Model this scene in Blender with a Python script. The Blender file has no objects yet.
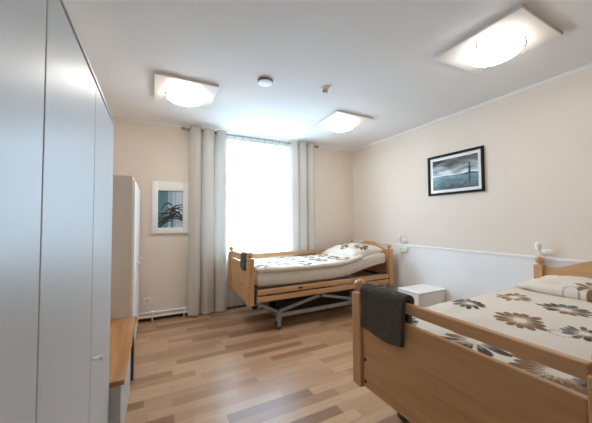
import bpy, bmesh, math, random
from mathutils import Vector, Matrix, noise
random.seed(7)
C = bpy.context.scene.collection
S = bpy.context.scene
PI = math.pi

# ------------------------------------------------------------------ camera
CAM_H, YAW, PITCH, ROLL, FPX = 1.2791, 0.4733, 0.0349, -0.0053, 274.66
cy, sy, cp, sp = math.cos(YAW), math.sin(YAW), math.cos(PITCH), math.sin(PITCH)
fw = Vector((sy*cp, cy*cp, sp)); rt = Vector((cy, -sy, 0)); up = rt.cross(fw)
c_, s_ = math.cos(ROLL), math.sin(ROLL)
r2 = c_*rt + s_*up; u2 = -s_*rt + c_*up
cam = bpy.data.cameras.new('camera'); cam.sensor_width = 36; cam.lens = 36*FPX/592; cam.clip_start = 0.02
camo = bpy.data.objects.new('camera', cam); C.objects.link(camo)
m = Matrix((r2, u2, -fw)).transposed().to_4x4(); m.translation = (0, 0, CAM_H)
camo.matrix_world = m
S.camera = camo

# ------------------------------------------------------------------ room sizes
D, R, H = 4.082, 3.292, 2.6          # back wall, right wall, ceiling
XL, YF = -0.82, -1.6                 # left wall, wall behind the camera
WX0, WX1, WZ0, WZ1 = 0.66, 2.12, 0.78, 2.48   # window opening

# ------------------------------------------------------------------ light and exposure
w = bpy.data.worlds.new('world'); S.world = w; w.use_nodes = True
bg = w.node_tree.nodes['Background']
bg.inputs[1].default_value = 12.0
_tc = w.node_tree.nodes.new('ShaderNodeTexCoord'); _sx = w.node_tree.nodes.new('ShaderNodeSeparateXYZ'); _cr = w.node_tree.nodes.new('ShaderNodeValToRGB')
w.node_tree.links.new(_tc.outputs['Generated'], _sx.inputs[0]); w.node_tree.links.new(_sx.outputs[2], _cr.inputs[0]); w.node_tree.links.new(_cr.outputs[0], bg.inputs[0])
_cr.color_ramp.elements[0].position = 0.0; _cr.color_ramp.elements[0].color = (0.26, 0.40, 0.52, 1)      # snow-bright ground
_cr.color_ramp.elements[1].position = 0.12; _cr.color_ramp.elements[1].color = (0.54, 0.77, 1.0, 1)     # overcast sky
pl = bpy.data.lights.new('window_portal', 'AREA'); pl.shape = 'RECTANGLE'
pl.size = WX1-WX0; pl.size_y = WZ1-WZ0; pl.cycles.is_portal = True
po = bpy.data.objects.new('window_portal', pl); C.objects.link(po)
po.location = ((WX0+WX1)/2, D+0.33, (WZ0+WZ1)/2); po.rotation_euler = (-PI/2, 0, 0)
LAMP = 12.5
vs = S.view_settings
vs.view_transform = 'Standard'; vs.look = 'None'; vs.gamma = 1; vs.use_curve_mapping = False
vs.exposure = 1.17
S.cycles.max_bounces = 12; S.cycles.diffuse_bounces = 7; S.cycles.transparent_max_bounces = 16
S.cycles.use_denoising = True
S.cycles.caustics_reflective = False; S.cycles.caustics_refractive = False

# ------------------------------------------------------------------ materials
def lin(c):
    f = lambda v: v/12.92 if v <= 0.04045 else ((v+0.055)/1.055)**2.4
    return tuple(f(v/255) for v in c) + (1,)
def newmat(name):
    m = bpy.data.materials.new(name); m.use_nodes = True
    nt = m.node_tree; b = nt.nodes['Principled BSDF']
    return m, nt, b
def setr(b, rough, metal=0, spec=0.5):
    b.inputs['Roughness'].default_value = rough; b.inputs['Metallic'].default_value = metal
    b.inputs['Specular IOR Level'].default_value = spec
def mat(name, c1, c2=None, rough=0.5, metal=0, scale=(8, 8, 8), bump=0, bscale=60, spec=0.5, detail=3):
    m, nt, b = newmat(name); setr(b, rough, metal, spec)
    tc = nt.nodes.new('ShaderNodeTexCoord'); mp = nt.nodes.new('ShaderNodeMapping')
    mp.inputs['Scale'].default_value = scale
    nt.links.new(tc.outputs['Object'], mp.inputs[0])
    n = nt.nodes.new('ShaderNodeTexNoise'); n.inputs['Scale'].default_value = 1; n.inputs['Detail'].default_value = detail
    nt.links.new(mp.outputs[0], n.inputs['Vector'])
    mr = nt.nodes.new('ShaderNodeMapRange'); mr.inputs[1].default_value = 0.3; mr.inputs[2].default_value = 0.7
    nt.links.new(n.outputs['Fac'], mr.inputs[0])
    mx = nt.nodes.new('ShaderNodeMix'); mx.data_type = 'RGBA'
    mx.inputs[6].default_value = lin(c1); mx.inputs[7].default_value = lin(c2 or c1)
    nt.links.new(mr.outputs[0], mx.inputs[0]); nt.links.new(mx.outputs[2], b.inputs['Base Color'])
    if bump:
        n2 = nt.nodes.new('ShaderNodeTexNoise'); n2.inputs['Scale'].default_value = bscale; n2.inputs['Detail'].default_value = 4
        nt.links.new(tc.outputs['Object'], n2.inputs['Vector'])
        bp = nt.nodes.new('ShaderNodeBump'); bp.inputs['Strength'].default_value = bump; bp.inputs['Distance'].default_value = 0.01
        nt.links.new(n2.outputs['Fac'], bp.inputs['Height']); nt.links.new(bp.outputs[0], b.inputs['Normal'])
    return m
def emat(name, col, strength):
    m, nt, b = newmat(name); setr(b, 0.3)
    b.inputs['Base Color'].default_value = (0.9, 0.9, 0.9, 1)
    b.inputs['Emission Color'].default_value = col; b.inputs['Emission Strength'].default_value = strength
    return m
def vcmat(name, rough=0.7, bump=0.0, bscale=180, spec=0.3):
    m, nt, b = newmat(name); setr(b, rough, 0, spec)
    a = nt.nodes.new('ShaderNodeAttribute'); a.attribute_name = 'pattern'
    nt.links.new(a.outputs['Color'], b.inputs['Base Color'])
    if bump:
        tc = nt.nodes.new('ShaderNodeTexCoord')
        n2 = nt.nodes.new('ShaderNodeTexNoise'); n2.inputs['Scale'].default_value = bscale
        nt.links.new(tc.outputs['Object'], n2.inputs['Vector'])
        bp = nt.nodes.new('ShaderNodeBump'); bp.inputs['Strength'].default_value = bump; bp.inputs['Distance'].default_value = 0.004
        nt.links.new(n2.outputs['Fac'], bp.inputs['Height']); nt.links.new(bp.outputs[0], b.inputs['Normal'])
    return m
def cloth_mat(name, col, transp, transl):
    m, nt, b = newmat(name); out = nt.nodes['Material Output']; setr(b, 0.9, 0, 0.1)
    tc = nt.nodes.new('ShaderNodeTexCoord'); n = nt.nodes.new('ShaderNodeTexNoise'); n.inputs['Scale'].default_value = 350
    nt.links.new(tc.outputs['Object'], n.inputs['Vector'])
    mxc = nt.nodes.new('ShaderNodeMix'); mxc.data_type = 'RGBA'
    mxc.inputs[6].default_value = lin(col); mxc.inputs[7].default_value = lin(tuple(v*0.96 for v in col))
    nt.links.new(n.outputs['Fac'], mxc.inputs[0]); nt.links.new(mxc.outputs[2], b.inputs['Base Color'])
    tl = nt.nodes.new('ShaderNodeBsdfTranslucent'); nt.links.new(mxc.outputs[2], tl.inputs[0])
    m1 = nt.nodes.new('ShaderNodeMixShader'); m1.inputs[0].default_value = transl
    nt.links.new(b.outputs[0], m1.inputs[1]); nt.links.new(tl.outputs[0], m1.inputs[2])
    last = m1
    if transp:
        tr = nt.nodes.new('ShaderNodeBsdfTransparent')
        m2 = nt.nodes.new('ShaderNodeMixShader'); m2.inputs[0].default_value = transp
        nt.links.new(m1.outputs[0], m2.inputs[1]); nt.links.new(tr.outputs[0], m2.inputs[2]); last = m2
    nt.links.new(last.outputs[0], out.inputs[0])
    return m
def glass_mat(name, refl=0.06):
    m, nt, b = newmat(name); out = nt.nodes['Material Output']
    tr = nt.nodes.new('ShaderNodeBsdfTransparent'); g = nt.nodes.new('ShaderNodeBsdfGlossy'); g.inputs['Roughness'].default_value = 0.02
    mx = nt.nodes.new('ShaderNodeMixShader'); mx.inputs[0].default_value = refl
    nt.links.new(tr.outputs[0], mx.inputs[1]); nt.links.new(g.outputs[0], mx.inputs[2]); nt.links.new(mx.outputs[0], out.inputs[0])
    return m
def floor_mat():
    m, nt, b = newmat('laminate_planks'); L = nt.links
    N = lambda t, **k: nt.nodes.new(t)
    def math_(op, a, bb=None):
        n = N('ShaderNodeMath'); n.operation = op
        for i, v in enumerate((a, bb)):
            if v is None: continue
            if isinstance(v, (int, float)): n.inputs[i].default_value = v
            else: L.new(v, n.inputs[i])
        return n.outputs[0]
    tc = N('ShaderNodeTexCoord'); sx = N('ShaderNodeSeparateXYZ'); L.new(tc.outputs['Object'], sx.inputs[0])
    ry = math_('DIVIDE', sx.outputs[1], 0.085); row = math_('FLOOR', ry)
    wn = N('ShaderNodeTexWhiteNoise'); wn.noise_dimensions = '1D'; L.new(row, wn.inputs['W'])
    xx = math_('ADD', math_('DIVIDE', sx.outputs[0], 0.62), math_('MULTIPLY', wn.outputs['Value'], 7.3)); col = math_('FLOOR', xx)
    cb = N('ShaderNodeCombineXYZ'); L.new(row, cb.inputs[0]); L.new(col, cb.inputs[1])
    w2 = N('ShaderNodeTexWhiteNoise'); w2.noise_dimensions = '2D'; L.new(cb.outputs[0], w2.inputs['Vector'])
    cr = N('ShaderNodeValToRGB'); L.new(w2.outputs['Value'], cr.inputs[0])
    e = cr.color_ramp.elements
    e[0].position = 0; e[0].color = lin((146, 106, 76)); e[1].position = 1; e[1].color = lin((201, 164, 131))
    for p, c in ((0.22, (160, 120, 88)), (0.45, (182, 143, 110)), (0.75, (192, 154, 121))):
        k = e.new(p); k.color = lin(c)
    mp = N('ShaderNodeMapping'); mp.inputs['Scale'].default_value = (3, 60, 1); L.new(tc.outputs['Object'], mp.inputs[0])
    add = N('ShaderNodeVectorMath'); add.operation = 'ADD'; L.new(mp.outputs[0], add.inputs[0]); L.new(w2.outputs['Color'], add.inputs[1])
    n = N('ShaderNodeTexNoise'); n.inputs['Scale'].default_value = 1.2; n.inputs['Detail'].default_value = 5; L.new(add.outputs[0], n.inputs['Vector'])
    mr = N('ShaderNodeMapRange'); mr.inputs[1].default_value = 0.25; mr.inputs[2].default_value = 0.75; mr.inputs[3].default_value = 0.86; mr.inputs[4].default_value = 1.08
    L.new(n.outputs['Fac'], mr.inputs[0])
    fr = math_('FRACT', ry); ed = math_('LESS_THAN', fr, 0.025); fx = math_('FRACT', xx); ex = math_('LESS_THAN', fx, 0.004)
    seam = math_('SUBTRACT', 1.0, math_('MULTIPLY', math_('MAXIMUM', ed, ex), 0.22))
    g = math_('MULTIPLY', mr.outputs[0], seam)
    vm = N('ShaderNodeVectorMath'); vm.operation = 'SCALE'; L.new(cr.outputs[0], vm.inputs[0]); L.new(g, vm.inputs['Scale'])
    L.new(vm.outputs[0], b.inputs['Base Color']); setr(b, 0.33, 0, 0.45)
    return m

M = {}
M['floor'] = floor_mat()
M['wall'] = mat('beige_wall_paint', (236, 225, 213), (234, 222, 210), 0.85, scale=(3, 3, 3), bump=0.08, bscale=220, spec=0.2)
M['dado'] = mat('white_dado_panel', (245, 245, 244), (242, 242, 242), 0.55, scale=(3, 3, 3), spec=0.35)
M['ceil'] = mat('white_ceiling_paint', (240, 239, 238), (238, 237, 236), 0.9, scale=(2, 2, 2), spec=0.15)
M['white'] = mat('white_painted_trim', (244, 243, 240), (241, 240, 237), 0.45)
M['ward'] = mat('white_lacquer', (198, 198, 196), (195, 195, 194), 0.40, scale=(2, 2, 2), spec=0.4)
M['wardside'] = mat('grey_beige_board', (222, 212, 200), (218, 208, 196), 0.6, scale=(2, 2, 2))
M['gap'] = mat('dark_gap', (70, 66, 62), None, 0.9)
M['woodv'] = mat('beech_wood_across', (215, 170, 124), (198, 149, 103), 0.42, scale=(30, 2.2, 30), detail=5)
M['woodu'] = mat('beech_wood_along', (217, 173, 128), (200, 152, 107), 0.42, scale=(2.2, 30, 30), detail=5)
M['woodz'] = mat('beech_wood_upright', (215, 170, 124), (198, 149, 103), 0.42, scale=(30, 30, 2.2), detail=5)
M['oak'] = mat('oak_bench_top', (196, 142, 90), (158, 106, 62), 0.4, scale=(24, 2.5, 24), detail=6)
M['steel'] = mat('grey_painted_steel', (158, 155, 151), (148, 145, 141), 0.4, metal=0.4)
M['darksteel'] = mat('dark_grey_steel', (92, 88, 84), (84, 80, 76), 0.45, metal=0.5)
M['chrome'] = mat('brushed_rod_metal', (150, 150, 150), (135, 135, 135), 0.3, metal=0.9)
M['rubber'] = mat('castor_tyre_rubber', (88, 84, 80), (74, 70, 66), 0.7)
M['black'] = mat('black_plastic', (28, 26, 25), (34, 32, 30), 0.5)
M['blackframe'] = mat('black_picture_frame', (22, 17, 15), (28, 22, 19), 0.55, scale=(20, 20, 20), spec=0.2)
M['matt'] = mat('cream_mattress_cover', (226, 218, 206), (221, 212, 199), 0.85, scale=(10, 10, 10), bump=0.15, bscale=120, spec=0.2)
M['duvet'] = vcmat('flower_print_cotton', 0.85, 0.15, 160, 0.2)
M['print'] = vcmat('printed_paper', 0.6, 0)
M['towel'] = mat('dark_grey_terry', (112, 106, 99), (82, 77, 72), 0.95, scale=(90, 90, 90), bump=0.9, bscale=260, spec=0.1)
M['towel2'] = mat('dark_green_grey_terry', (104, 112, 110), (74, 82, 82), 0.95, scale=(90, 90, 90), bump=0.9, bscale=260, spec=0.1)
M['curtain'] = cloth_mat('pale_grey_drape', (214, 208, 200), 0, 0.07)
M['sheer'] = cloth_mat('white_voile', (244, 246, 248), 0.36, 0.75)
M['glass'] = glass_mat('window_glass')
M['picglass'] = glass_mat('picture_glass', 0.025)
M['lamp'] = emat('lit_opal_glass', (1.0, 0.94, 0.86, 1), LAMP)
M['lamprim'] = emat('lit_opal_glass_rim', (1.0, 0.93, 0.84, 1), LAMP*0.05)
M['acryl'] = mat('white_lamp_board', (226, 223, 218), (223, 220, 215), 0.4)

# ------------------------------------------------------------------ mesh helpers
def box(bm, x0, x1, y0, y1, z0, z1, bev=0.0, seg=2):
    vs_ = [bm.verts.new(p) for p in ((x0,y0,z0),(x1,y0,z0),(x1,y1,z0),(x0,y1,z0),(x0,y0,z1),(x1,y0,z1),(x1,y1,z1),(x0,y1,z1))]
    fs = [bm.faces.new([vs_[i] for i in q]) for q in ((0,3,2,1),(4,5,6,7),(0,1,5,4),(1,2,6,5),(2,3,7,6),(3,0,4,7))]
    if bev:
        es = list({e for f in fs for e in f.edges})
        bmesh.ops.bevel(bm, geom=es, offset=bev, segments=seg, affect='EDGES', profile=0.5)
def lathe(bm, prof, center, axis='z', seg=28):
    """prof: list of (r, h) along the axis."""
    c = Vector(center); rings = []
    def pt(r, h, a):
        x, y = r*math.cos(a), r*math.sin(a)
        return c + (Vector((x, y, h)) if axis == 'z' else Vector((h, x, y)) if axis == 'x' else Vector((y, h, x)))
    for r, h in prof:
        if r < 1e-6: rings.append([bm.verts.new(pt(0, h, 0))])
        else: rings.append([bm.verts.new(pt(r, h, 2*PI*k/seg)) for k in range(seg)])
    for a, b in zip(rings, rings[1:]):
        for k in range(seg):
            k2 = (k+1) % seg
            if len(a) == 1 and len(b) == 1: continue
            if len(a) == 1: bm.faces.new((a[0], b[k2], b[k]))
            elif len(b) == 1: bm.faces.new((a[k], a[k2], b[0]))
            else: bm.faces.new((a[k], a[k2], b[k2], b[k]))
    for rg in (rings[0], rings[-1]):
        if len(rg) > 2: bm.faces.new(rg)
def ball(bm, center, r, seg=24):
    lathe(bm, [(r*math.sin(PI*i/14), -r*math.cos(PI*i/14)) for i in range(15)], center, 'z', seg)
def tube(bm, pts, r, seg=12):
    pts = [Vector(p) for p in pts]; rings = []
    for i, p in enumerate(pts):
        d = (pts[min(i+1, len(pts)-1)] - pts[max(i-1, 0)]).normalized()
        a = d.cross(Vector((0, 0, 1)))
        if a.length < 1e-3: a = d.cross(Vector((0, 1, 0)))
        a.normalize(); b = d.cross(a).normalized()
        rings.append([bm.verts.new(p + r*(math.cos(2*PI*k/seg)*a + math.sin(2*PI*k/seg)*b)) for k in range(seg)])
    for a, b in zip(rings, rings[1:]):
        for k in range(seg): bm.faces.new((a[k], a[(k+1) % seg], b[(k+1) % seg], b[k]))
    bm.faces.new(rings[0]); bm.faces.new(rings[-1])
def bar(bm, p, q, wd, ht, bev=0.004):
    """rectangular bar from p to q: ht is the vertical size, wd the sideways one."""
    p, q = Vector(p), Vector(q); d = (q-p).normalized()
    a = d.cross(Vector((0, 0, 1)))
    if a.length < 1e-3: a = Vector((1, 0, 0))
    a.normalize(); b = a.cross(d).normalized()
    b2 = bmesh.new(); L = (q-p).length
    box(b2, 0, L, -wd/2, wd/2, -ht/2, ht/2, bev)
    mt = Matrix((d, a, b)).transposed().to_4x4(); mt.translation = p
    bmesh.ops.transform(b2, matrix=mt, verts=b2.verts)
    me = bpy.data.meshes.new('t'); b2.to_mesh(me); b2.free(); bm.from_mesh(me); bpy.data.meshes.remove(me)
def prism(bm, outline, axis, a0, a1):
    """outline: list of 2-D points; extruded along axis between a0 and a1 (x: points are y,z; y: points are x,z)."""
    P = (lambda p, a: (a, p[0], p[1])) if axis == 'x' else (lambda p, a: (p[0], a, p[1])) if axis == 'y' else (lambda p, a: (p[0], p[1], a))
    A = [bm.verts.new(P(p, a0)) for p in outline]; B = [bm.verts.new(P(p, a1)) for p in outline]
    bm.faces.new(A); bm.faces.new(B[::-1]); n = len(A)
    for i in range(n): bm.faces.new((A[i], B[i], B[(i+1) % n], A[(i+1) % n]))
def obj(name, bm, m, parent=None, smooth=True, off=(0, 0, 0)):
    """links the bmesh as one mesh object; off moves its origin there."""
    bmesh.ops.recalc_face_normals(bm, faces=bm.faces)
    if off != (0, 0, 0): bmesh.ops.translate(bm, verts=bm.verts, vec=-Vector(off))
    me = bpy.data.meshes.new(name); bm.to_mesh(me); bm.free()
    if smooth:
        for p in me.polygons: p.use_smooth = True
        me.set_sharp_from_angle(angle=math.radians(38))
    o = bpy.data.objects.new(name, me); C.objects.link(o); o.data.materials.append(m)
    o.location = off
    if parent: o.parent = parent
    return o
def bx(name, m, parent, *b, bev=0.003):
    bm = bmesh.new(); box(bm, *b, bev); return obj(name, bm, m, parent, False)
def thing(name, label, cat, loc=(0, 0, 0), group=None):
    o = bpy.data.objects.new(name, None); C.objects.link(o); o.location = loc
    o.empty_display_size = 0.1
    return tag(o, label, cat, group)
def tag(o, label, cat, group=None, kind=None):
    o['label'] = label; o['category'] = cat
    if group: o['group'] = group
    if kind: o['kind'] = kind
    return o
def struct(name, bm, m, label, cat, parent=None, smooth=False):
    o = obj(name, bm, m, parent, smooth); o['kind'] = 'structure'; o['label'] = label
    if parent is None: o['category'] = cat
    return o
def paint(o, fn):
    """per-vertex print colour from fn(co) -> srgb 0-255."""
    me = o.data; a = me.attributes.new('pattern', 'FLOAT_COLOR', 'POINT')
    buf = []
    for v in me.vertices: buf.extend(lin(fn(v.co)))
    a.data.foreach_set('color', buf)

# ------------------------------------------------------------------ setting
bm = bmesh.new(); box(bm, XL-0.2, R+0.2, YF-0.2, D+0.4, -0.1, 0); struct('floor', bm, M['floor'], 'tan wood laminate strip floor', 'floor')
bm = bmesh.new(); box(bm, XL-0.2, R+0.2, YF-0.2, D+0.4, H, H+0.1); struct('ceiling', bm, M['ceil'], 'flat white ceiling', 'ceiling')
bm = bmesh.new()
for b in ((XL-0.2, WX0, D, D+0.35, 0, H), (WX1, R+0.2, D, D+0.35, 0, H), (WX0, WX1, D, D+0.35, 0, WZ0), (WX0, WX1, D, D+0.35, WZ1, H)): box(bm, *b)
struct('wall_back', bm, M['wall'], 'beige window wall', 'wall')
bm = bmesh.new(); box(bm, R, R+0.2, YF-0.2, D, 0, H); struct('wall_right', bm, M['wall'], 'beige wall behind the two headboards', 'wall')
bm = bmesh.new(); box(bm, XL-0.2, XL, YF-0.2, D, 0, H); struct('wall_left', bm, M['wall'], 'beige wall behind the wardrobe', 'wall')
bm = bmesh.new(); box(bm, XL, R, YF-0.2, YF, 0, H); struct('wall_front', bm, M['wall'], 'beige wall at the near end of the room', 'wall')
bm = bmesh.new(); box(bm, R-0.006, R, YF, D-0.001, 0.05, 0.905); struct('trim_1', bm, M['dado'], 'white lower panelling on the right wall', 'wall panel')
bm = bmesh.new(); box(bm, R-0.016, R, YF, D-0.001, 0.90, 0.926, 0.003); struct('trim_2', bm, M['white'], 'white dado rail along the right wall', 'rail')
bm = bmesh.new(); box(bm, R-0.012, R, YF, D, 0, 0.05, 0.002); struct('baseboard_right', bm, M['white'], 'white skirting of the right wall', 'skirting')
def cove(bm, axis, a0, a1, sgn, wall):
    o = [(wall, H), (wall, H-0.022), (wall+sgn*0.006, H-0.022), (wall+sgn*0.012, H-0.012), (wall+sgn*0.022, H-0.006), (wall+sgn*0.022, H)]
    prism(bm, o, axis, a0, a1)
bm = bmesh.new(); cove(bm, 'y', YF, D-0.001, -1, R); struct('trim_3', bm, M['white'], 'thin white cornice over the right wall', 'cornice')
bm = bmesh.new(); cove(bm, 'x', XL, R-0.001, -1, D); struct('trim_4', bm, M['white'], 'thin white cornice over the window wall', 'cornice')
# window
win = bpy.data.objects.new('window_1', None); C.objects.link(win); win['kind'] = 'structure'; win['label'] = 'tall white window behind the sheer curtain'; win['category'] = 'window'
win.location = ((WX0+WX1)/2, D+0.22, WZ0)
def wb(name, m, *b, bev=0.004):
    bm = bmesh.new(); box(bm, *b, bev); o = obj(name, bm, m, None); o.parent = win; o.matrix_parent_inverse = Matrix.Translation(win.location).inverted(); o['kind'] = 'structure'; return o
fy0, fy1 = D+0.18, D+0.25
bm = bmesh.new()
for b in ((WX0, WX0+0.06, fy0, fy1, WZ0, WZ1), (WX1-0.06, WX1, fy0, fy1, WZ0, WZ1), (WX0+0.06, WX1-0.06, fy0, fy1, WZ0, WZ0+0.06), (WX0+0.06, WX1-0.06, fy0, fy1, WZ1-0.06, WZ1)): box(bm, *b)
o = obj('window_frame', bm, M['white'], None); o.parent = win; o.matrix_parent_inverse = Matrix.Translation(win.location).inverted(); o['kind'] = 'structure'
wb('transom', M['white'], WX0+0.06, WX1-0.06, fy0, fy1, 1.84, 1.95)
wb('window_pane', M['glass'], WX0+0.06, WX1-0.06, D+0.212, D+0.218, WZ0+0.06, 1.84, bev=0)
wb('window_pane', M['glass'], WX0+0.06, WX1-0.06, D+0.212, D+0.218, 1.95, WZ1-0.06, bev=0)
wb('window_sill', M['white'], WX0, WX1, D+0.0, D+0.18, WZ0, WZ0+0.025)

# ------------------------------------------------------------------ bed
def bed(name, label, x0, y0, L, Wd, far_rail, near_low):
    """foot end at x0, near side y0; length runs to +x, width to +y."""
    t = thing(name, label, 'bed', (x0, y0+Wd/2, 0), 'adjustable care beds with wooden ends')
    h = Wd/2; PT = 0.856
    def post(u, v):
        bm = bmesh.new(); box(bm, u-0.036, u+0.036, v-0.036, v+0.036, 0.325, PT, 0.006)
        p = obj('post', bm, M['woodz'], t, False)
        bm = bmesh.new(); lathe(bm, [(0.013, 0), (0.013, 0.012), (0.02, 0.014)], (u, v, PT-0.001), seg=16)
        ball(bm, (u, v, PT+0.042), 0.034); obj('ball_finial', bm, M['woodz'], p)
    for u in (0, L):
        for v in (-h+0.033, h-0.033): post(u, v)
    # footboard between the posts
    bx('top_rail', M['woodv'], t, -0.016, 0.016, -h+0.068, h-0.068, 0.830, 0.880, bev=0.006)
    fp = bx('foot_panel', M['woodv'], t, -0.018, 0.008, -h+0.073, h-0.073, 0.335, 0.784, bev=0.005)
    for z in (0.368, 0.49):
        for s in (-1, 1):
            bm = bmesh.new(); lathe(bm, [(0, -0.003), (0.009, -0.003), (0.009, 0.002)], (-0.018, s*(h-0.092), z), 'x', 14); obj('bolt', bm, M['black'], fp)
    # arched headboard
    pts = [(-h+0.056, 0.32)] + [(h-0.056, 0.32)]
    arc = []
    for i in range(41):
        v = (h-0.056)*(1-2*i/40); a = abs(v)/(h-0.056)
        k = min(1, max(0, (0.93-a)/0.8)); k = k*k*(3-2*k)
        arc.append((v, 0.838+0.112*k))
    bm = bmesh.new(); prism(bm, pts+arc, 'x', L-0.014, L+0.014); obj('head_panel', bm, M['woodv'], t)
    # side slats (two boards each side) and their brackets
    def side(v, z0, tag_=''):
        for dz in (0, 0.08):
            s = bx('side_rail', M['woodu'], t, 0.075, L-0.045, v-0.011, v+0.011, z0+dz, z0+dz+0.062, bev=0.006)
        if z0 < 0.4:
            bm = bmesh.new(); box(bm, 0.60, 0.66, v-0.016, v-0.008, z0+0.100, z0+0.122, 0.004); obj('rail_latch', bm, M['black'], s)
        for u in (0.055, L-0.036):
            bx('rail_bracket', M['darksteel'], t, u-0.011, u+0.011, v-0.006, v+0.012, z0-0.01, z0+0.155, bev=0.002)
    side(-h+0.012, 0.352 if near_low else 0.645)
    side(h-0.012, 0.662 if far_rail else 0.352)
    bm = bmesh.new(); box(bm, L-0.16, L-0.125, -h-0.004, -h+0.004, 0.25, 0.36, 0.003); obj('rail_clip', bm, M['steel'], t)
    # lying deck with frame
    bm = bmesh.new()
    for v in (-h+0.07, h-0.07): bar(bm, (0.02, v, 0.48), (L-0.02, v, 0.48), 0.03, 0.05)
    for u in (0.10, 0.62, 1.15, L-0.10): bar(bm, (u, -h+0.07, 0.48), (u, h-0.07, 0.48), 0.04, 0.03)
    obj('deck_frame', bm, M['darksteel'], t)
    # chassis
    bu0, bu1, bv = 0.35, L-0.50, h-0.03
    bm = bmesh.new()
    for v in (-bv, bv): bar(bm, (bu0, v, 0.165), (bu1, v, 0.165), 0.035, 0.045)
    for u in (bu0, bu1): bar(bm, (u, -bv, 0.165), (u, bv, 0.165), 0.04, 0.045)
    obj('base_frame', bm, M['steel'], t)
    for v in (-bv+0.03, bv-0.03):
        bm = bmesh.new(); bar(bm, (bu0+0.02, v, 0.20), (0.97, v, 0.325), 0.025, 0.036); obj('scissor_arm', bm, M['steel'], t)
        bm = bmesh.new(); bar(bm, (0.93, v, 0.325), (bu1-0.04, v, 0.165), 0.025, 0.036); obj('scissor_arm', bm, M['steel'], t)
        bm = bmesh.new(); lathe(bm, [(0, -0.02), (0.014, -0.02), (0.014, 0.02), (0, 0.02)], (0.95, v-0.008, 0.322), 'y', 16); obj('pivot', bm, M['black'], t)
        bm = bmesh.new(); bar(bm, (0.0, v, 0.37), (bu0, v, 0.20), 0.022, 0.028); obj('foot_strut', bm, M['steel'], t)
    bm = bmesh.new(); bar(bm, (0.35, -bv, 0.335), (0.35, bv, 0.335), 0.03, 0.03); bar(bm, (0.22, 0.12, 0.37), (0.95, 0.12, 0.25), 0.05, 0.05); obj('lift_motor', bm, M['black'], t)
    bm = bmesh.new(); box(bm, 0.42, 1.62, -0.16, 0.10, 0.075, 0.25, 0.02); box(bm, 0.55, 1.50, 0.14, 0.34, 0.075, 0.22, 0.02); obj('underbed_shade_block', bm, M['black'], t)  # black boxes added to deepen the shade under the bed, not a real part
    bm = bmesh.new(); bar(bm, (0.95, -bv+0.04, 0.322), (0.95, bv-0.04, 0.322), 0.028, 0.028); obj('cross_shaft', bm, M['darksteel'], t)
    for u in (bu0, bu1):
        for v in (-bv, bv):
            bm = bmesh.new()
            box(bm, u-0.028, u+0.028, v-0.026, v+0.026, 0.10, 0.165, 0.01)
            for s in (-1, 1): box(bm, u-0.022, u+0.018, v+s*0.022-0.003, v+s*0.022+0.003, 0.04, 0.12, 0.002)
            lathe(bm, [(0.024, 0.14), (0.024, 0.195), (0.016, 0.205), (0, 0.205)], (u, v, 0), seg=18)
            k = obj('castor', bm, M['steel'], t)
            bm = bmesh.new(); lathe(bm, [(0.02, -0.016), (0.044, -0.016), (0.05, -0.010), (0.05, 0.010), (0.044, 0.016), (0.02, 0.016)], (u-0.004, v, 0.0505), 'y', 28); obj('wheel', bm, M['rubber'], k)
    return t
B1X, B1Y, B1L, B1W = 0.965, 2.998, 2.165, 0.92
B2X, B2Y, B2L, B2W = 1.092, 0.251, 2.15, 1.079
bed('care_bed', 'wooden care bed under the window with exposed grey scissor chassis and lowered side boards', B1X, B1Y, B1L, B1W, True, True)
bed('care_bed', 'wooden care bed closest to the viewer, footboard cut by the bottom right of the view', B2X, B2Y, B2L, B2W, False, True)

# ------------------------------------------------------------------ bedding
CREAM = (225, 215, 202)
BR, DK, GY = (134, 104, 76), (76, 62, 52), (104, 100, 94)
def sm(a, b, x):
    t = min(1, max(0, (x-a)/(b-a))); return t*t*(3-2*t)
def make_flowers(spec):
    out = []
    for cx, cyy, rad, ang, sx, cols in spec:
        n = random.randint(12, 14); pet = []
        for k in range(n):
            a = 2*PI*(k+random.uniform(-.18, .18))/n
            pet.append((a, rad*random.uniform(0.74, 1.04), random.uniform(0.115, 0.15), cols[int((k/n)*len(cols)) % len(cols)] if random.random() < .8 else random.choice(cols)))
        out.append((cx, cyy, rad, ang, sx, pet))
    return out
def flower_fn(flowers, rings, base=CREAM, aa=0.007):
    def fn(x, y):
        col = base
        for cx, cyy, rad, ang, sx, pet in flowers:
            dx, dy = x-cx, y-cyy
            if dx*dx+dy*dy > (rad*1.5)**2: continue
            c, s = math.cos(ang), math.sin(ang); u, v = (dx*c+dy*s)/sx, -dx*s+dy*c
            for a, ln, wd, pc in pet:
                ca, sa = math.cos(a), math.sin(a); p, q = u*ca+v*sa, -u*sa+v*ca
                r0 = rad*0.20
                if p < r0 or p > ln: continue
                t = (p-r0)/(ln-r0); half = rad*wd*1.06*(0.16+0.84*math.sin(PI/2*min(1, t/0.66)))*(1 if t < 0.66 else max(0, 1-((t-0.66)/0.34)**2)**0.5)
                d = half-abs(q); k = sm(-aa*.5, aa*.7, d)
                if abs(q) < 0.0022 and t < 0.5: k *= 0.5
                pcc = pc if t > .3 else tuple(0.75*i+0.25*j for i, j in zip(pc, base))
                col = tuple(a_*(1-k)+b_*k for a_, b_ in zip(col, pcc))
        for cx, cyy, rr in rings:
            d = abs(math.hypot(x-cx, y-cyy)-rr)
            if d < 0.008:
                a = math.atan2(y-cyy, x-cx)
                k = (1-sm(0.002, 0.006, d))*(0.75 if math.sin(a*14) > -.3 else .15)
                col = tuple(a_*(1-k)+b_*k for a_, b_ in zip(col, (110, 104, 98)))
        return col
    return fn
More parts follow.
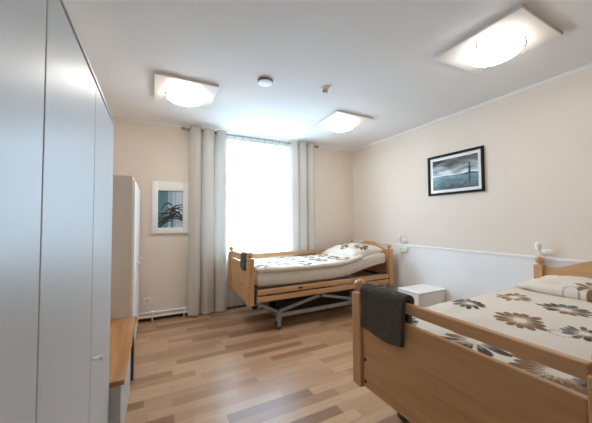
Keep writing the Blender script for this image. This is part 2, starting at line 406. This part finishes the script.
def slab(name, x0, x1, y0, y1, zf, th, rad, nx, ny, m, parent=None, wrinkle=0.0, seed=0, drape=0.0, off=None):
    """soft rounded slab whose underside follows zf(x, y)."""
    bm = bmesh.new(); top = []; bot = []
    for i in range(nx+1):
        rt_, rb_ = [], []
        for j in range(ny+1):
            # denser rows close to the edges
            fx = i/nx; fy = j/ny
            x = x0+(x1-x0)*fx; y = y0+(y1-y0)*fy
            d = min(x-x0, x1-x, y-y0, y1-y); d = max(0, d)
            e = 1.0 if d >= rad else math.sqrt(max(0, 1-(1-d/rad)**2))
            wz = 0
            if wrinkle:
                p = Vector((x*3.1+seed, y*3.7, seed))
                wz = wrinkle*(noise.noise(p)+0.5*noise.noise(p*2.7))*min(1, d/0.05+.2)
            zb = zf(x, y)
            rt_.append(bm.verts.new((x, y, zb+th*(0.5+0.5*e)+wz)))
            rb_.append(bm.verts.new((x, y, zb+th*(0.5-0.5*e))) if 0 < i < nx and 0 < j < ny else None)
        top.append(rt_); bot.append(rb_)
    g = lambda i, j: bot[i][j] or top[i][j]
    for i in range(nx):
        for j in range(ny):
            bm.faces.new((top[i][j], top[i+1][j], top[i+1][j+1], top[i][j+1]))
            q = (g(i, j), g(i, j+1), g(i+1, j+1), g(i+1, j))
            bm.faces.new(q)
    return obj(name, bm, m, parent, off=off or ((x0+x1)/2, (y0+y1)/2, zf((x0+x1)/2, (y0+y1)/2)))
def paint_world(o, fn2):
    l = o.location
    paint(o, lambda co: fn2(co.x+l.x, co.y+l.y))

# bed under the window: back rest raised
def z1(x, y): 
    k = sm(2.1, 3.1, x)
    return 0.507 + 0.14*k + 0.018*(1-sm(1.0, 1.5, x))
o = slab('mattress', B1X+0.075, B1X+B1L-0.07, B1Y+0.03, B1Y+B1W-0.06, z1, 0.155, 0.035, 150, 60, M['matt'])
tag(o, 'cream covered mattress with raised head end on the bed under the window', 'mattress', 'mattresses on the care beds')
o = slab('duvet', B1X+0.085, B1X+1.66, B1Y+0.020, B1Y+B1W-0.05, lambda x, y: z1(x, y)+0.157, 0.062, 0.035, 300, 180, M['duvet'], wrinkle=0.014, seed=3)
fl = []
for i in range(6):
    for j in range(4):
        fl.append((B1X+0.20+i*0.30+random.uniform(-.05, .05), B1Y+0.15+j*0.22+(i % 2)*0.09+random.uniform(-.03, .03), 0.105, random.uniform(0, 6), 1.1, random.choice([(BR, DK), (DK,), (DK, GY), (BR,)])))
paint_world(o, flower_fn(make_flowers(fl), [(B1X+.5, B1Y+.3, .06), (B1X+1.1, B1Y+.55, .06)], aa=0.006))
tag(o, 'cream duvet with brown flower print on the bed under the window', 'duvet', 'flower print duvets')

def pillow(name, loc, sx, sy, sz, rot, fn, label, n=72):
    bm = bmesh.new(); g = {}
    for sgn in (1, -1):
        for i in range(n+1):
            for j in range(n+1):
                u, v = -1+2*i/n, -1+2*j/n
                edge = i in (0, n) or j in (0, n)
                if edge and sgn < 0: g[(sgn, i, j)] = g[(1, i, j)]; continue
                pu, pv = 1-abs(u)**2.6, 1-abs(v)**2.6
                hh = (max(0, pu)*max(0, pv))**0.42
                pin = 1-0.07*(1-u*u*0 - abs(v)**2)*0 
                x = u*sx/2*(1-0.05*(1-abs(v)**1.5)*abs(u)**3 + 0.02*abs(u*v)); y = v*sy/2*(1-0.06*(1-abs(u)**1.5)*abs(v)**3 + 0.02*abs(u*v))
                p = Vector((u*2.2+loc[0]*3, v*1.8, sgn*2.0+loc[1]))
                z = sgn*hh*sz/2*(1 if sgn > 0 else .75) + 0.012*noise.noise(p*1.6)*hh*2
                g[(sgn, i, j)] = bm.verts.new((x, y, z))
    for sgn in (1, -1):
        for i in range(n):
            for j in range(n):
                q = [g[(sgn, i, j)], g[(sgn, i+1, j)], g[(sgn, i+1, j+1)], g[(sgn, i, j+1)]]
                bm.faces.new(q if sgn > 0 else q[::-1])
    o = obj(name, bm, M['duvet']); paint(o, lambda co: fn(co.x, co.y))
    o.location = loc; o.rotation_euler = rot
    return tag(o, label, 'pillow', 'flower print pillows')
pf = flower_fn(make_flowers([(0.02, -0.22, 0.12, .5, 1, (BR, DK)), (0.0, 0.12, 0.11, 1, 1, (DK, GY)), (-.14, -.02, .08, 1, 1, (DK,)), (0.15, 0.3, 0.1, 2, 1, (BR,)), (-.15, .32, .07, 2, 1, (DK,))]), [], aa=0.007)
pillow('pillow', (B1X+B1L-0.39, B1Y+0.44, 0.795), 0.58, 0.74, 0.23, (0.0, -0.14, 0.04), pf, 'cream flower print pillow on the raised head of the bed under the window')

# near bed: flat
def z2(x, y): return 0.508
o = slab('mattress', B2X+0.06, B2X+B2L-0.06, B2Y+0.05, B2Y+B2W-0.05, z2, 0.108, 0.035, 90, 40, M['matt'])
tag(o, 'cream covered mattress hidden under the large duvet on the near bed', 'mattress', 'mattresses on the care beds')
def z2d(x, y):
    return 0.617
o = slab('duvet', B2X+0.045, B2X+B2L-0.10, B2Y+0.03, B2Y+B2W-0.03, z2d, 0.085, 0.05, 380, 180, M['duvet'], wrinkle=0.012, seed=9)
fs = [(1.94, 1.165, 0.115, .3, 1.2, (GY, DK)), (2.39, 1.115, 0.115, .2, 1.25, (BR,)), (2.36, 0.815, 0.15, .9, 1.1, (DK, BR, GY)),
      (1.88, 0.846, 0.145, .6, 1.15, (BR,)), (1.37, 0.800, 0.15, 2.4, 1.15, (DK, DK, BR)), (1.36, 0.490, 0.165, 2.2, 1.15, (BR, DK, BR)), (1.96, 0.60, 0.11, .4, 1.2, (GY, DK)),
      (2.9, 0.92, 0.10, 0, 1, (DK, BR)), (2.75, .5, .13, 1, 1, (BR, DK)), (1.75, .40, .12, 1, 1, (BR, DK)), (1.27, 1.14, .10, 0, 1, (GY, DK))]
paint_world(o, flower_fn(make_flowers(fs), [(1.22, 0.385, 0.06), (1.22, 0.99, 0.05), (1.86, 0.66, 0.045)]))
tag(o, 'large cream duvet with brown and grey flower print on the near bed', 'duvet', 'flower print duvets')
pf2 = flower_fn(make_flowers([(-0.125, -0.075, 0.125, .5, 1.0, (BR, DK))]), [(-0.238, 0.04, 0.045)])
pillow('pillow', (B2X+B2L-0.31, B2Y+0.60, 0.738), 0.48, 0.78, 0.145, (0.0, -0.05, -0.05), pf2, 'cream flower print pillow with dotted ring on the near bed by the right edge', 120)

# ------------------------------------------------------------------ towels over the footboard rails
def towel(name, xc, y0, y1, zr, rail_h, front, back, m, label, th=0.014, skew=0.0):
    """folded over a rail running along y; front hangs on the -x side."""
    bm = bmesh.new(); prof = []
    hw = 0.016+th/2+0.003
    nF, nB = 16, 12
    for i in range(nF): prof.append((-hw, -front+(front)*i/nF, 'f'))
    for i in range(9):
        a = PI-PI*i/8; prof.append((hw*math.cos(a), hw*math.sin(a)*0.75, 'f' if i < 5 else 'b'))
    for i in range(1, nB+1): prof.append((hw, -back*i/nB, 'b'))
    ny = 26; rows = []
    for k in range(ny+1):
        t = k/ny; y = y0+(y1-y0)*t; row = []
        for px, pz, s in prof:
            hang = min(1, max(0, -pz/0.15))
            wob = 0.006*math.sin(t*9+pz*6)*hang + 0.008*noise.noise(Vector((y*9, pz*7, xc*3)))*hang
            x = xc+px+(-abs(wob) if px < 0 else abs(wob))
            yy = y + skew*hang*0.03*(1-2*t) + (0.02*hang if s == 'b' else 0)
            row.append(Vector((x, yy, zr+pz-0.012*hang*math.sin(t*PI*1.3))))
        rows.append(row)
    n = len(prof); outer = []; inner = []
    for row in rows:
        nn = []
        for i, p in enumerate(row):
            d = row[min(i+1, n-1)]-row[max(i-1, 0)]; nrm = Vector((-d.z, 0, d.x)).normalized(); nn.append(nrm)
        outer.append([bm.verts.new(p+nrm*th/2) for p, nrm in zip(row, nn)]); inner.append([bm.verts.new(p-nrm*th/2) for p, nrm in zip(row, nn)])
    for k in range(ny):
        for i in range(n-1):
            bm.faces.new((outer[k][i], outer[k][i+1], outer[k+1][i+1], outer[k+1][i])); bm.faces.new((inner[k][i], inner[k+1][i], inner[k+1][i+1], inner[k][i+1]))
        for i in (0, n-1): bm.faces.new((outer[k][i], outer[k+1][i], inner[k+1][i], inner[k][i]))
    for k in (0, ny):
        for i in range(n-1): bm.faces.new((outer[k][i], outer[k][i+1], inner[k][i+1], inner[k][i]))
    o = obj(name, bm, m, off=(xc, (y0+y1)/2, zr)); return tag(o, label, 'towel', 'dark towels over the footboard rails')
towel('towel', B2X, 0.945, 1.245, 0.884, 0.05, 0.208, 0.15, M['towel'], 'large dark grey towel over the footboard rail of the near bed', th=0.024, skew=0.3)
towel('towel', B1X, 3.12, 3.30, 0.882, 0.05, 0.17, 0.12, M['towel2'], 'small dark green-grey towel over the footboard rail of the bed under the window', th=0.014)

# the bed under the window stands slightly askew to the walls
_piv, _a = Vector((B1X, B1Y, 0)), math.radians(0.4)
for o in list(C.objects):
    if o.parent is None and o.get('category') in ('bed', 'mattress', 'duvet', 'pillow', 'towel') and o.location.y > 2.5:
        o.location = _piv + Matrix.Rotation(_a, 3, 'Z') @ (o.location-_piv); o.rotation_euler.z += _a

_piv, _a = Vector((B2X, B2Y+B2W, 0)), math.radians(-0.5)
for o in list(C.objects):
    if o.parent is None and o.get('category') in ('bed', 'mattress', 'duvet', 'pillow', 'towel') and o.location.y < 2:
        o.location = _piv + Matrix.Rotation(_a, 3, 'Z') @ (o.location-_piv); o.rotation_euler.z += _a

# ------------------------------------------------------------------ nightstand
t = thing('nightstand', 'small white drawer nightstand against the right wall between the beds', 'nightstand', (3.03, 2.42, 0))
bx('body', M['white'], t, -0.232, 0.245, -0.16, 0.16, 0.0, 0.388)
bx('top', M['white'], t, -0.245, 0.247, -0.165, 0.165, 0.394, 0.414)
bx('shadow_gap', M['gap'], t, -0.225, 0.24, -0.152, 0.152, 0.388, 0.394, bev=0)
bx('drawer', M['white'], t, -0.25, -0.233, -0.158, 0.158, 0.20, 0.382)
bx('drawer', M['white'], t, -0.25, -0.233, -0.158, 0.158, 0.03, 0.192)

# ------------------------------------------------------------------ wardrobe, bench, tall cabinet on the left
WF = -0.21; WT = 1.834
t = thing('wardrobe', 'long white lacquered wardrobe with flat doors along the left side', 'wardrobe', (-0.5, 0.97, 0))
def tb(name, m, par, org, x0, x1, y0, y1, z0, z1, bev=0.002): return bx(name, m, par, x0-org[0], x1-org[0], y0-org[1], y1-org[1], z0-org[2], z1-org[2], bev=bev)
O = (-0.5, 0.97, 0)
tb('carcass', M['ward'], t, O, XL+0.005, WF-0.022, -0.32, 1.785, 0, WT-0.014)
tb('side_panel', M['ward'], t, O, XL+0.004, WF-0.001, 1.785, 1.802, 0, WT-0.014)
tb('top_panel', M['ward'], t, O, XL+0.004, WF+0.002, -0.33, 1.803, WT-0.013, WT)
ys = [-0.318, 0.215, 0.748, 1.283, 1.783]
for a, b in zip(ys, ys[1:]):
    d = tb('door', M['ward'], t, O, WF-0.02, WF, a+0.003, b-0.003, 0.06, WT-0.022)
    if b > 1.7:
        bm = bmesh.new(); lathe(bm, [(0.0, 0.0), (0.006, 0.0), (0.006, 0.016), (0.009, 0.018), (0.010, 0.030), (0.008, 0.034), (0, 0.034)], (WF-O[0], 1.335-O[1], 0.745), 'x', 18)
        obj('knob', bm, M['white'], d)
BZ = 0.412
t = thing('bench', 'low white bench cabinet with oak top between wardrobe and tall cabinet', 'bench', (-0.4, 2.38, 0))
O = (-0.4, 2.38, 0)
tb('top', M['oak'], t, O, XL+0.005, -0.142, 1.806, 2.955, BZ-0.028, BZ, bev=0.003)
tb('base_cabinet', M['ward'], t, O, XL+0.01, -0.158, 1.81, 2.50, 0.0, BZ-0.029)
tb('leg', M['darksteel'], t, O, -0.165, -0.145, 2.62, 2.70, 0.0, BZ-0.029)
tb('leg', M['darksteel'], t, O, -0.70, -0.67, 2.86, 2.92, 0.0, BZ-0.029)
t = thing('tall_cabinet', 'tall narrow off-white cabinet in the corner beside the window wall', 'cabinet', (-0.5, 3.5, 0))
O = (-0.5, 3.5, 0)
tb('body', M['wardside'], t, O, XL+0.005, -0.192, 2.962, 4.03, 0, 1.71)
for a, b in ((2.985, 3.50), (3.504, 4.03)):
    d = tb('door', M['white'], t, O, -0.191, -0.172, a, b, 0.05, 1.672)
    yk = 3.86 if b > 3.9 else 3.42
    bm = bmesh.new(); lathe(bm, [(0, 0), (0.006, 0), (0.006, 0.014), (0.014, 0.018), (0.016, 0.026), (0.010, 0.034), (0, 0.035)], (-0.172-O[0], yk-O[1], 0.84), 'x', 18); obj('knob', bm, M['white'], d)

# ------------------------------------------------------------------ pictures
def picture(t, axis, a0, a1, z0, z1, fr, dep, mfr, mmat, mat_w, pw, ph, ftop=0, pz=0.0):
    """frame with moulding, mat and print; axis 'x' = on the right wall facing -x, 'y' = on the back wall facing -y."""
    bm = bmesh.new()
    def B(p0, p1, q0, q1, d0, d1, bev=0.003):
        if axis == 'x': box(bm, -d1, -d0, p0, p1, q0, q1, bev)
        else: box(bm, p0, p1, -d1, -d0, q0, q1, bev)
    W_, H_ = (a1-a0)/2, (z1-z0)/2
    B(-W_, -W_+fr, -H_, H_, 0, dep); B(W_-fr, W_, -H_, H_, 0, dep); B(-W_+fr, W_-fr, -H_, -H_+fr, 0, dep); B(-W_+fr, W_-fr, H_-(ftop or fr), H_, 0, dep)
    f = obj('frame', bm, mfr, t)
    bm = bmesh.new(); B(-W_+fr*.8, W_-fr*.8, -H_+fr*.8, H_-fr*.8, 0.001, 0.006, 0); obj('mat_board', bm, mmat, t)
    nx = 150; ny = int(nx*ph/pw); bm = bmesh.new(); g = []
    for i in range(nx+1):
        g.append([bm.verts.new(((-0.008, (0.5-i/nx)*pw, (j/ny-0.5)*ph+pz) if axis == 'x' else ((i/nx-0.5)*pw, -0.008, (j/ny-0.5)*ph+pz))) for j in range(ny+1)])
    for i in range(nx):
        for j in range(ny): bm.faces.new((g[i][j], g[i+1][j], g[i+1][j+1], g[i][j+1]))
    p = obj('print', bm, M['print'], t)
    return p
PY0, PY1, PZ0, PZ1 = 1.764, 2.472, 1.604, 2.12
t = thing('framed_picture', 'black framed print of a dark sea with a small lighthouse on the right wall', 'picture', (R-0.001, (PY0+PY1)/2, (PZ0+PZ1)/2))
p = picture(t, 'x', PY0, PY1, PZ0, PZ1, 0.028, 0.024, M['blackframe'], M['white'], 0, 0.575, 0.385)
def sea(co):
    u = 0.5-co.y/0.575; v = co.z/0.385+0.5      # u left to right, v up
    hz = 0.43
    n = noise.noise(Vector((u*4, v*9, 1.3)))+0.5*noise.noise(Vector((u*9, v*22, 4)))
    if v > hz:
        k = (v-hz)/(1-hz); g = 246-165*k**0.9+85*n
        if k < .10: g += 10
        col = [g*0.94, g*1.0, g*1.02]
        # hills low on the left, tower island on the right
        hill = 0.03+0.03*max(0, noise.noise(Vector((u*5, 0, 9))))+(0.05*max(0, 0.22-u))
        if k < hill: col = [120, 128, 130]
    else:
        k = (hz-v)/hz; n2 = noise.noise(Vector((u*10, v*46, 7))); g = 176-76*k+40*n2+22*n
        col = [g*0.72, g*0.94, g*1.0]
    d = abs(u-0.83)
    if v > hz-0.01 and v < hz+0.035 and d < 0.16-(v-hz)*2.5: col = [58, 64, 66]
    tw = 0.026-0.045*(v-hz)
    if hz <= v < hz+0.30 and d < max(tw, .011): col = [46, 50, 52]
    if hz+0.20 < v < hz+0.225 and d < 0.030: col = [46, 50, 52]
    if hz+0.30 <= v < hz+0.36 and d < 0.018*(hz+0.36-v)/0.06: col = [40, 44, 46]
    if hz-0.30 < v < hz-0.01 and d < 0.02+0.006*math.sin(v*200): col = [c*0.62 for c in col]
    return tuple(min(250, max(10, c)) for c in col)
paint(p, sea)
bm = bmesh.new(); box(bm, -0.0130, -0.0115, -0.33, 0.33, -0.234, 0.234); obj('cover_glass', bm, M['picglass'], t)

WX_0, WX_1, WZ_0, WZ_1 = -0.045, 0.41, 1.125, 1.815
t = thing('framed_picture', 'white wide framed print of a dark spiky plant beside the curtain', 'picture', ((WX_0+WX_1)/2, D-0.001, (WZ_0+WZ_1)/2))
p = picture(t, 'y', WX_0, WX_1, WZ_0, WZ_1, 0.075, 0.035, M['white'], M['gap'], 0, 0.300, 0.50, 0.118, -0.022)
random.seed(21)
segs = []
for k in range(24):
    a = random.uniform(-0.25, PI+0.25); ln = random.uniform(0.12, 0.23); dr = random.uniform(0.2, 1.1)
    cx, cz = random.uniform(0.0, 0.04), random.uniform(-0.2, 0.03)
    segs.append([(cx+ln*(i/8)*math.cos(a), cz+ln*(i/8)*math.sin(a)-dr*ln*(i/8)**2) for i in range(9)])
def plant(co):
    x, z = co.x, co.z
    g = noise.noise(Vector((x*9, z*3, 2)))
    if x < -0.035: base = (100+20*g, 138+18*g, 150+18*g)
    elif x < 0.06: base = (164+14*g, 194+12*g, 210+12*g)
    else: base = (200+18*g, 216+14*g, 226+12*g)
    if 0.03 < x < 0.045 and z > 0: base = (226, 234, 238)
    dmin = 9
    for pts in segs:
        for i in range(8):
            (x0, z0), (x1, z1_) = pts[i], pts[i+1]
            ex, ez = x1-x0, z1_-z0; tt = max(0, min(1, ((x-x0)*ex+(z-z0)*ez)/(ex*ex+ez*ez+1e-9)))
            d = math.hypot(x-x0-tt*ex, z-z0-tt*ez)-0.0085*(1-0.95*abs((i+tt)/8-0.3))
            if d < dmin: dmin = d
    if z < 0.0 and abs(x-0.02) < 0.008: dmin = min(dmin, -0.002)
    k = 1-sm(-0.001, 0.0025, dmin)
    return tuple(a*(1-k)+b*k for a, b in zip(base, (34, 34, 32)))
paint(p, plant)
bm = bmesh.new(); box(bm, -0.20, 0.20, -0.0130, -0.0115, -0.30, 0.30); obj('cover_glass', bm, M['picglass'], t)

# ------------------------------------------------------------------ ceiling lamps
def ceiling_lamp(x, y, label):
    t = thing('ceiling_lamp', label, 'ceiling lamp', (x, y, H), 'lit ceiling lamps on square boards')
    bx('mounting_board', M['acryl'], t, -0.28, 0.28, -0.297, 0.297, -0.026, -0.0005, bev=0.004)
    bm = bmesh.new(); n = 12; r = 0.170; hh = 0.048
    prof = [(0, -0.064), (r, -0.066)] + [(r*math.cos(PI/2*i/n), -0.066-hh*math.sin(PI/2*i/n)) for i in range(1, n+1)]
    prof[-1] = (0, prof[-1][1])
    lathe(bm, prof, (0, 0, 0), seg=48); obj('glass_shade', bm, M['lamp'], t)
    bm = bmesh.new(); lathe(bm, [(0, -0.026), (r*0.80, -0.026), (r*0.97, -0.050), (r*0.985, -0.0635), (0, -0.0635)], (0, 0, 0), seg=48); obj('glass_rim', bm, M['lamprim'], t)
    for k in range(3):
        a = 2*PI*k/3+0.9
        bm = bmesh.new(); ca, sa = math.cos(a), math.sin(a)
        tube(bm, [(0.180*ca, 0.180*sa, -0.026), (0.184*ca, 0.184*sa, -0.064), (0.175*ca, 0.175*sa, -0.084)], 0.005, 8)
        ball(bm, (0.171*ca, 0.171*sa, -0.087), 0.008, 10); obj('clip', bm, M['chrome'], t)
ceiling_lamp(0.255, 2.955, 'round lit ceiling lamp on a square board nearest the wardrobe')
ceiling_lamp(2.253, 1.115, 'large round lit ceiling lamp on a square board above the near bed')
ceiling_lamp(2.185, 2.935, 'round lit ceiling lamp on a square board over the bed under the window')

t = thing('air_vent', 'round white ceiling vent with dark ring', 'vent', (0.903, 2.385, H))
bm = bmesh.new(); lathe(bm, [(0.0, -0.0005), (0.086, -0.0005), (0.084, -0.008), (0.0, -0.008)], (0, 0, 0), seg=36); obj('flange', bm, M['white'], t)
bm = bmesh.new(); lathe(bm, [(0.0, -0.008), (0.074, -0.008), (0.074, -0.018), (0.0, -0.018)], (0, 0, 0), seg=36); obj('dark_ring', bm, M['black'], t)
bm = bmesh.new(); lathe(bm, [(0.070, -0.018), (0.068, -0.026), (0.05, -0.031), (0.0, -0.033)], (0, 0, 0), seg=36); obj('cover_disc', bm, M['white'], t)
t = thing('smoke_detector', 'small white ceiling detector with dark sensor slots', 'detector', (1.487, 2.257, H))
bm = bmesh.new(); lathe(bm, [(0, -0.0005), (0.042, -0.0005), (0.040, -0.014), (0.026, -0.018), (0.024, -0.05), (0.016, -0.056), (0, -0.056)], (0, 0, 0), seg=28); obj('housing', bm, M['white'], t)
for a in (0.6, 1.9, 3.3, 4.0, 4.9, 5.7):
    bm = bmesh.new(); box(bm, 0.022, 0.026, -0.005, 0.005, -0.046, -0.026); bmesh.ops.rotate(bm, verts=bm.verts, cent=(0, 0, 0), matrix=Matrix.Rotation(a, 3, 'Z')); obj('sensor_slot', bm, M['black'], t)

# ------------------------------------------------------------------ curtains
RY, RZ = D-0.105, 2.545
t = thing('curtain_rod', 'thin metal curtain rod above the window', 'curtain rod', (1.38, RY, RZ))
bm = bmesh.new(); lathe(bm, [(0.0, -1.02), (0.011, -1.02), (0.011, 1.03), (0, 1.03)], (0, 0, 0), 'x', 16); obj('rod', bm, M['chrome'], t)
for s, e in ((-1, -1.02), (1, 1.03)):
    bm = bmesh.new(); lathe(bm, [(0, 0), (0.017, 0), (0.018, s*0.05), (0.014, s*0.06), (0, s*0.06)], (e, 0, 0), 'x', 18); obj('finial', bm, M['chrome'], t)
for x in (-0.99, 0.98):
    bm = bmesh.new(); box(bm, x-0.008, x+0.008, -0.004, 0.104, -0.008, 0.008, 0.002); obj('bracket', bm, M['chrome'], t)
def drape(name, x0, x1, zt, zb, folds, amp, m, label, y=RY, nx=150, nz=36, seed=0, ph=0.0, gather=1.0, pinch=0.0):
    bm = bmesh.new(); g = []
    for i in range(nx+1):
        row = []
        for j in range(nz+1):
            u, v = i/nx, j/nz
            th = 2*PI*folds*u+ph+0.5*math.sin(3.1*u+seed); uu = u + pinch/(2*PI*folds)*math.cos(th)
            x = (x0+x1)/2+(uu-.5)*(x1-x0)*(1+(gather-1)*v)
            a = amp*(0.9+0.22*noise.noise(Vector((u*5+seed, v*1.5, 3))))
            sv = math.sin(th); yy = y + a*math.copysign(abs(sv)**0.75, sv) + 0.25*a*math.sin(2*PI*folds*2.3*u+seed)*v + 0.006*noise.noise(Vector((u*12, v*3, seed)))
            row.append(bm.verts.new((x+0.008*v*noise.noise(Vector((u*8, v*2, seed+5))), yy, zt+(zb-zt)*v)))
        g.append(row)
    for i in range(nx):
        for j in range(nz): bm.faces.new((g[i][j], g[i+1][j], g[i+1][j+1], g[i][j+1]))
    o = obj(name, bm, m, off=((x0+x1)/2, y, zb)); return o
def curtain(x0, x1, folds, label, seed, ph):
    o = drape('curtain', x0, x1, 2.585, 0.02, folds, 0.054, M['curtain'], label, seed=seed, ph=ph, gather=1.02, pinch=1.15)
    tag(o, label, 'curtain', 'pale grey eyelet curtains')
    n = int(folds*2)
    for k in range(n):
        u = (k+0.0)/(folds*2)-ph/(2*PI*folds)
        while u < 0.01: u += 1/(2*folds)*n/n
        if u > 0.99: continue
        bm = bmesh.new(); ring = [(0.024*math.cos(2*PI*i/20), 0.024*math.sin(2*PI*i/20)) for i in range(21)]
        tube(bm, [(0, a, b) for a, b in ring], 0.004, 8)
        r = obj('eyelet', bm, M['chrome'], o); r.location = (x0+(x1-x0)*u-o.location.x, 0, RZ-o.location.z)
curtain(0.385, 0.885, 3.0, 'pale grey curtain left of the window beside the plant picture', 1.0, 0.4)
curtain(1.90, 2.40, 3.0, 'pale grey curtain right of the window behind the far bed', 4.0, 1.2)
o = drape('sheer_curtain', 0.62, 2.16, 2.535, 0.03, 19, 0.009, M['sheer'], '', y=RY+0.078, nx=260, nz=24, seed=2.0)
tag(o, 'white sheer curtain across the bright window', 'sheer curtain')
for k in range(9):
    x = 0.92+k*0.118
    bm = bmesh.new(); tube(bm, [(0, 0.02*math.cos(2*PI*i/16), 0.02*math.sin(2*PI*i/16)) for i in range(17)], 0.0035, 6)
    r = obj('hanging_ring', bm, M['chrome'], o); r.location = (x-o.location.x, RY+0.004-o.location.y, RZ-0.006-o.location.z)

# ------------------------------------------------------------------ wall fittings
def bed_lamp(y, z, label):
    t = thing('reading_lamp', label, 'wall lamp', (R, y, z), 'white reading lamps over the dado rail')
    bm = bmesh.new(); lathe(bm, [(0, -0.0005), (0.040, -0.0005), (0.040, -0.014), (0.034, -0.022), (0, -0.024)], (0, 0, 0), 'x', 28); bmesh.ops.scale(bm, vec=(1, 1.1, 0.72), verts=bm.verts); obj('base', bm, M['white'], t)
    bm = bmesh.new(); tube(bm, [(-0.02, 0.0, -0.006), (-0.045, 0.004, -0.016), (-0.066, 0.018, -0.014), (-0.075, 0.032, 0.004), (-0.076, 0.036, 0.030)], 0.014, 14); obj('arm', bm, M['white'], t)
    bm = bmesh.new(); lathe(bm, [(0, 0.022), (0.015, 0.023), (0.021, 0.036), (0.024, 0.075), (0.021, 0.090), (0.012, 0.099), (0, 0.101)], (-0.077, 0.038, 0), 'z', 20); obj('lamp_head', bm, M['white'], t)
bed_lamp(1.235, 0.972, 'white bedside reading lamp on the wall above the near headboard')
bed_lamp(2.885, 0.972, 'white bedside reading lamp above the socket box behind the nightstand')
t = thing('socket_box', 'white socket box under the dado rail beside the far headboard', 'socket', (R-0.006, 2.895, 0.86))
bx('housing', M['white'], t, -0.04, 0, -0.065, 0.065, -0.04, 0.03, bev=0.005)
for dy in (-0.03, 0.03):
    bm = bmesh.new(); lathe(bm, [(0, -0.043), (0.020, -0.043), (0.022, -0.038)], (0, dy, -0.004), 'x', 20); obj('outlet', bm, M['wardside'], t)
bm = bmesh.new(); box(bm, R-0.022, R-0.006, 2.94, 2.956, 0.05, 0.82, 0.002); o = obj('cable_duct', bm, M['white'], off=(R-0.014, 2.948, 0.05))
tag(o, 'thin white vertical cable duct below the socket box', 'cable duct')
t = thing('wall_socket', 'beige square wall socket low on the window wall', 'socket', (-0.085, D, 0.255))
bx('plate', M['white'], t, -0.042, 0.042, -0.012, -0.0005, -0.042, 0.042, bev=0.003)
bm = bmesh.new(); lathe(bm, [(0, -0.0125), (0.026, -0.0125), (0.028, -0.018), (0.026, -0.018), (0.022, -0.014), (0, -0.014)], (0, 0, 0), 'y', 24); obj('outlet', bm, M['wardside'], t)
t = thing('heating_pipes', 'pair of white heating pipes along the foot of the window wall', 'pipe', (0.1, D-0.04, 0))
for z in (0.112, 0.060):
    bm = bmesh.new(); tube(bm, [(-0.27, 0, z), (0.30, 0, z-0.004)], 0.0125, 14); obj('pipe', bm, M['white'], t)
for x in (-0.12, 0.26):
    bm = bmesh.new(); box(bm, x-0.008, x+0.008, -0.02, 0.039, 0.0, 0.128, 0.003); obj('pipe_clip', bm, M['white'], t)
bm = bmesh.new()
box(bm, XL, R-0.02, D-0.012, D, 0, 0.03, 0.002); struct('baseboard_back', bm, M['gap'], 'dark low skirting of the window wall', 'skirting')
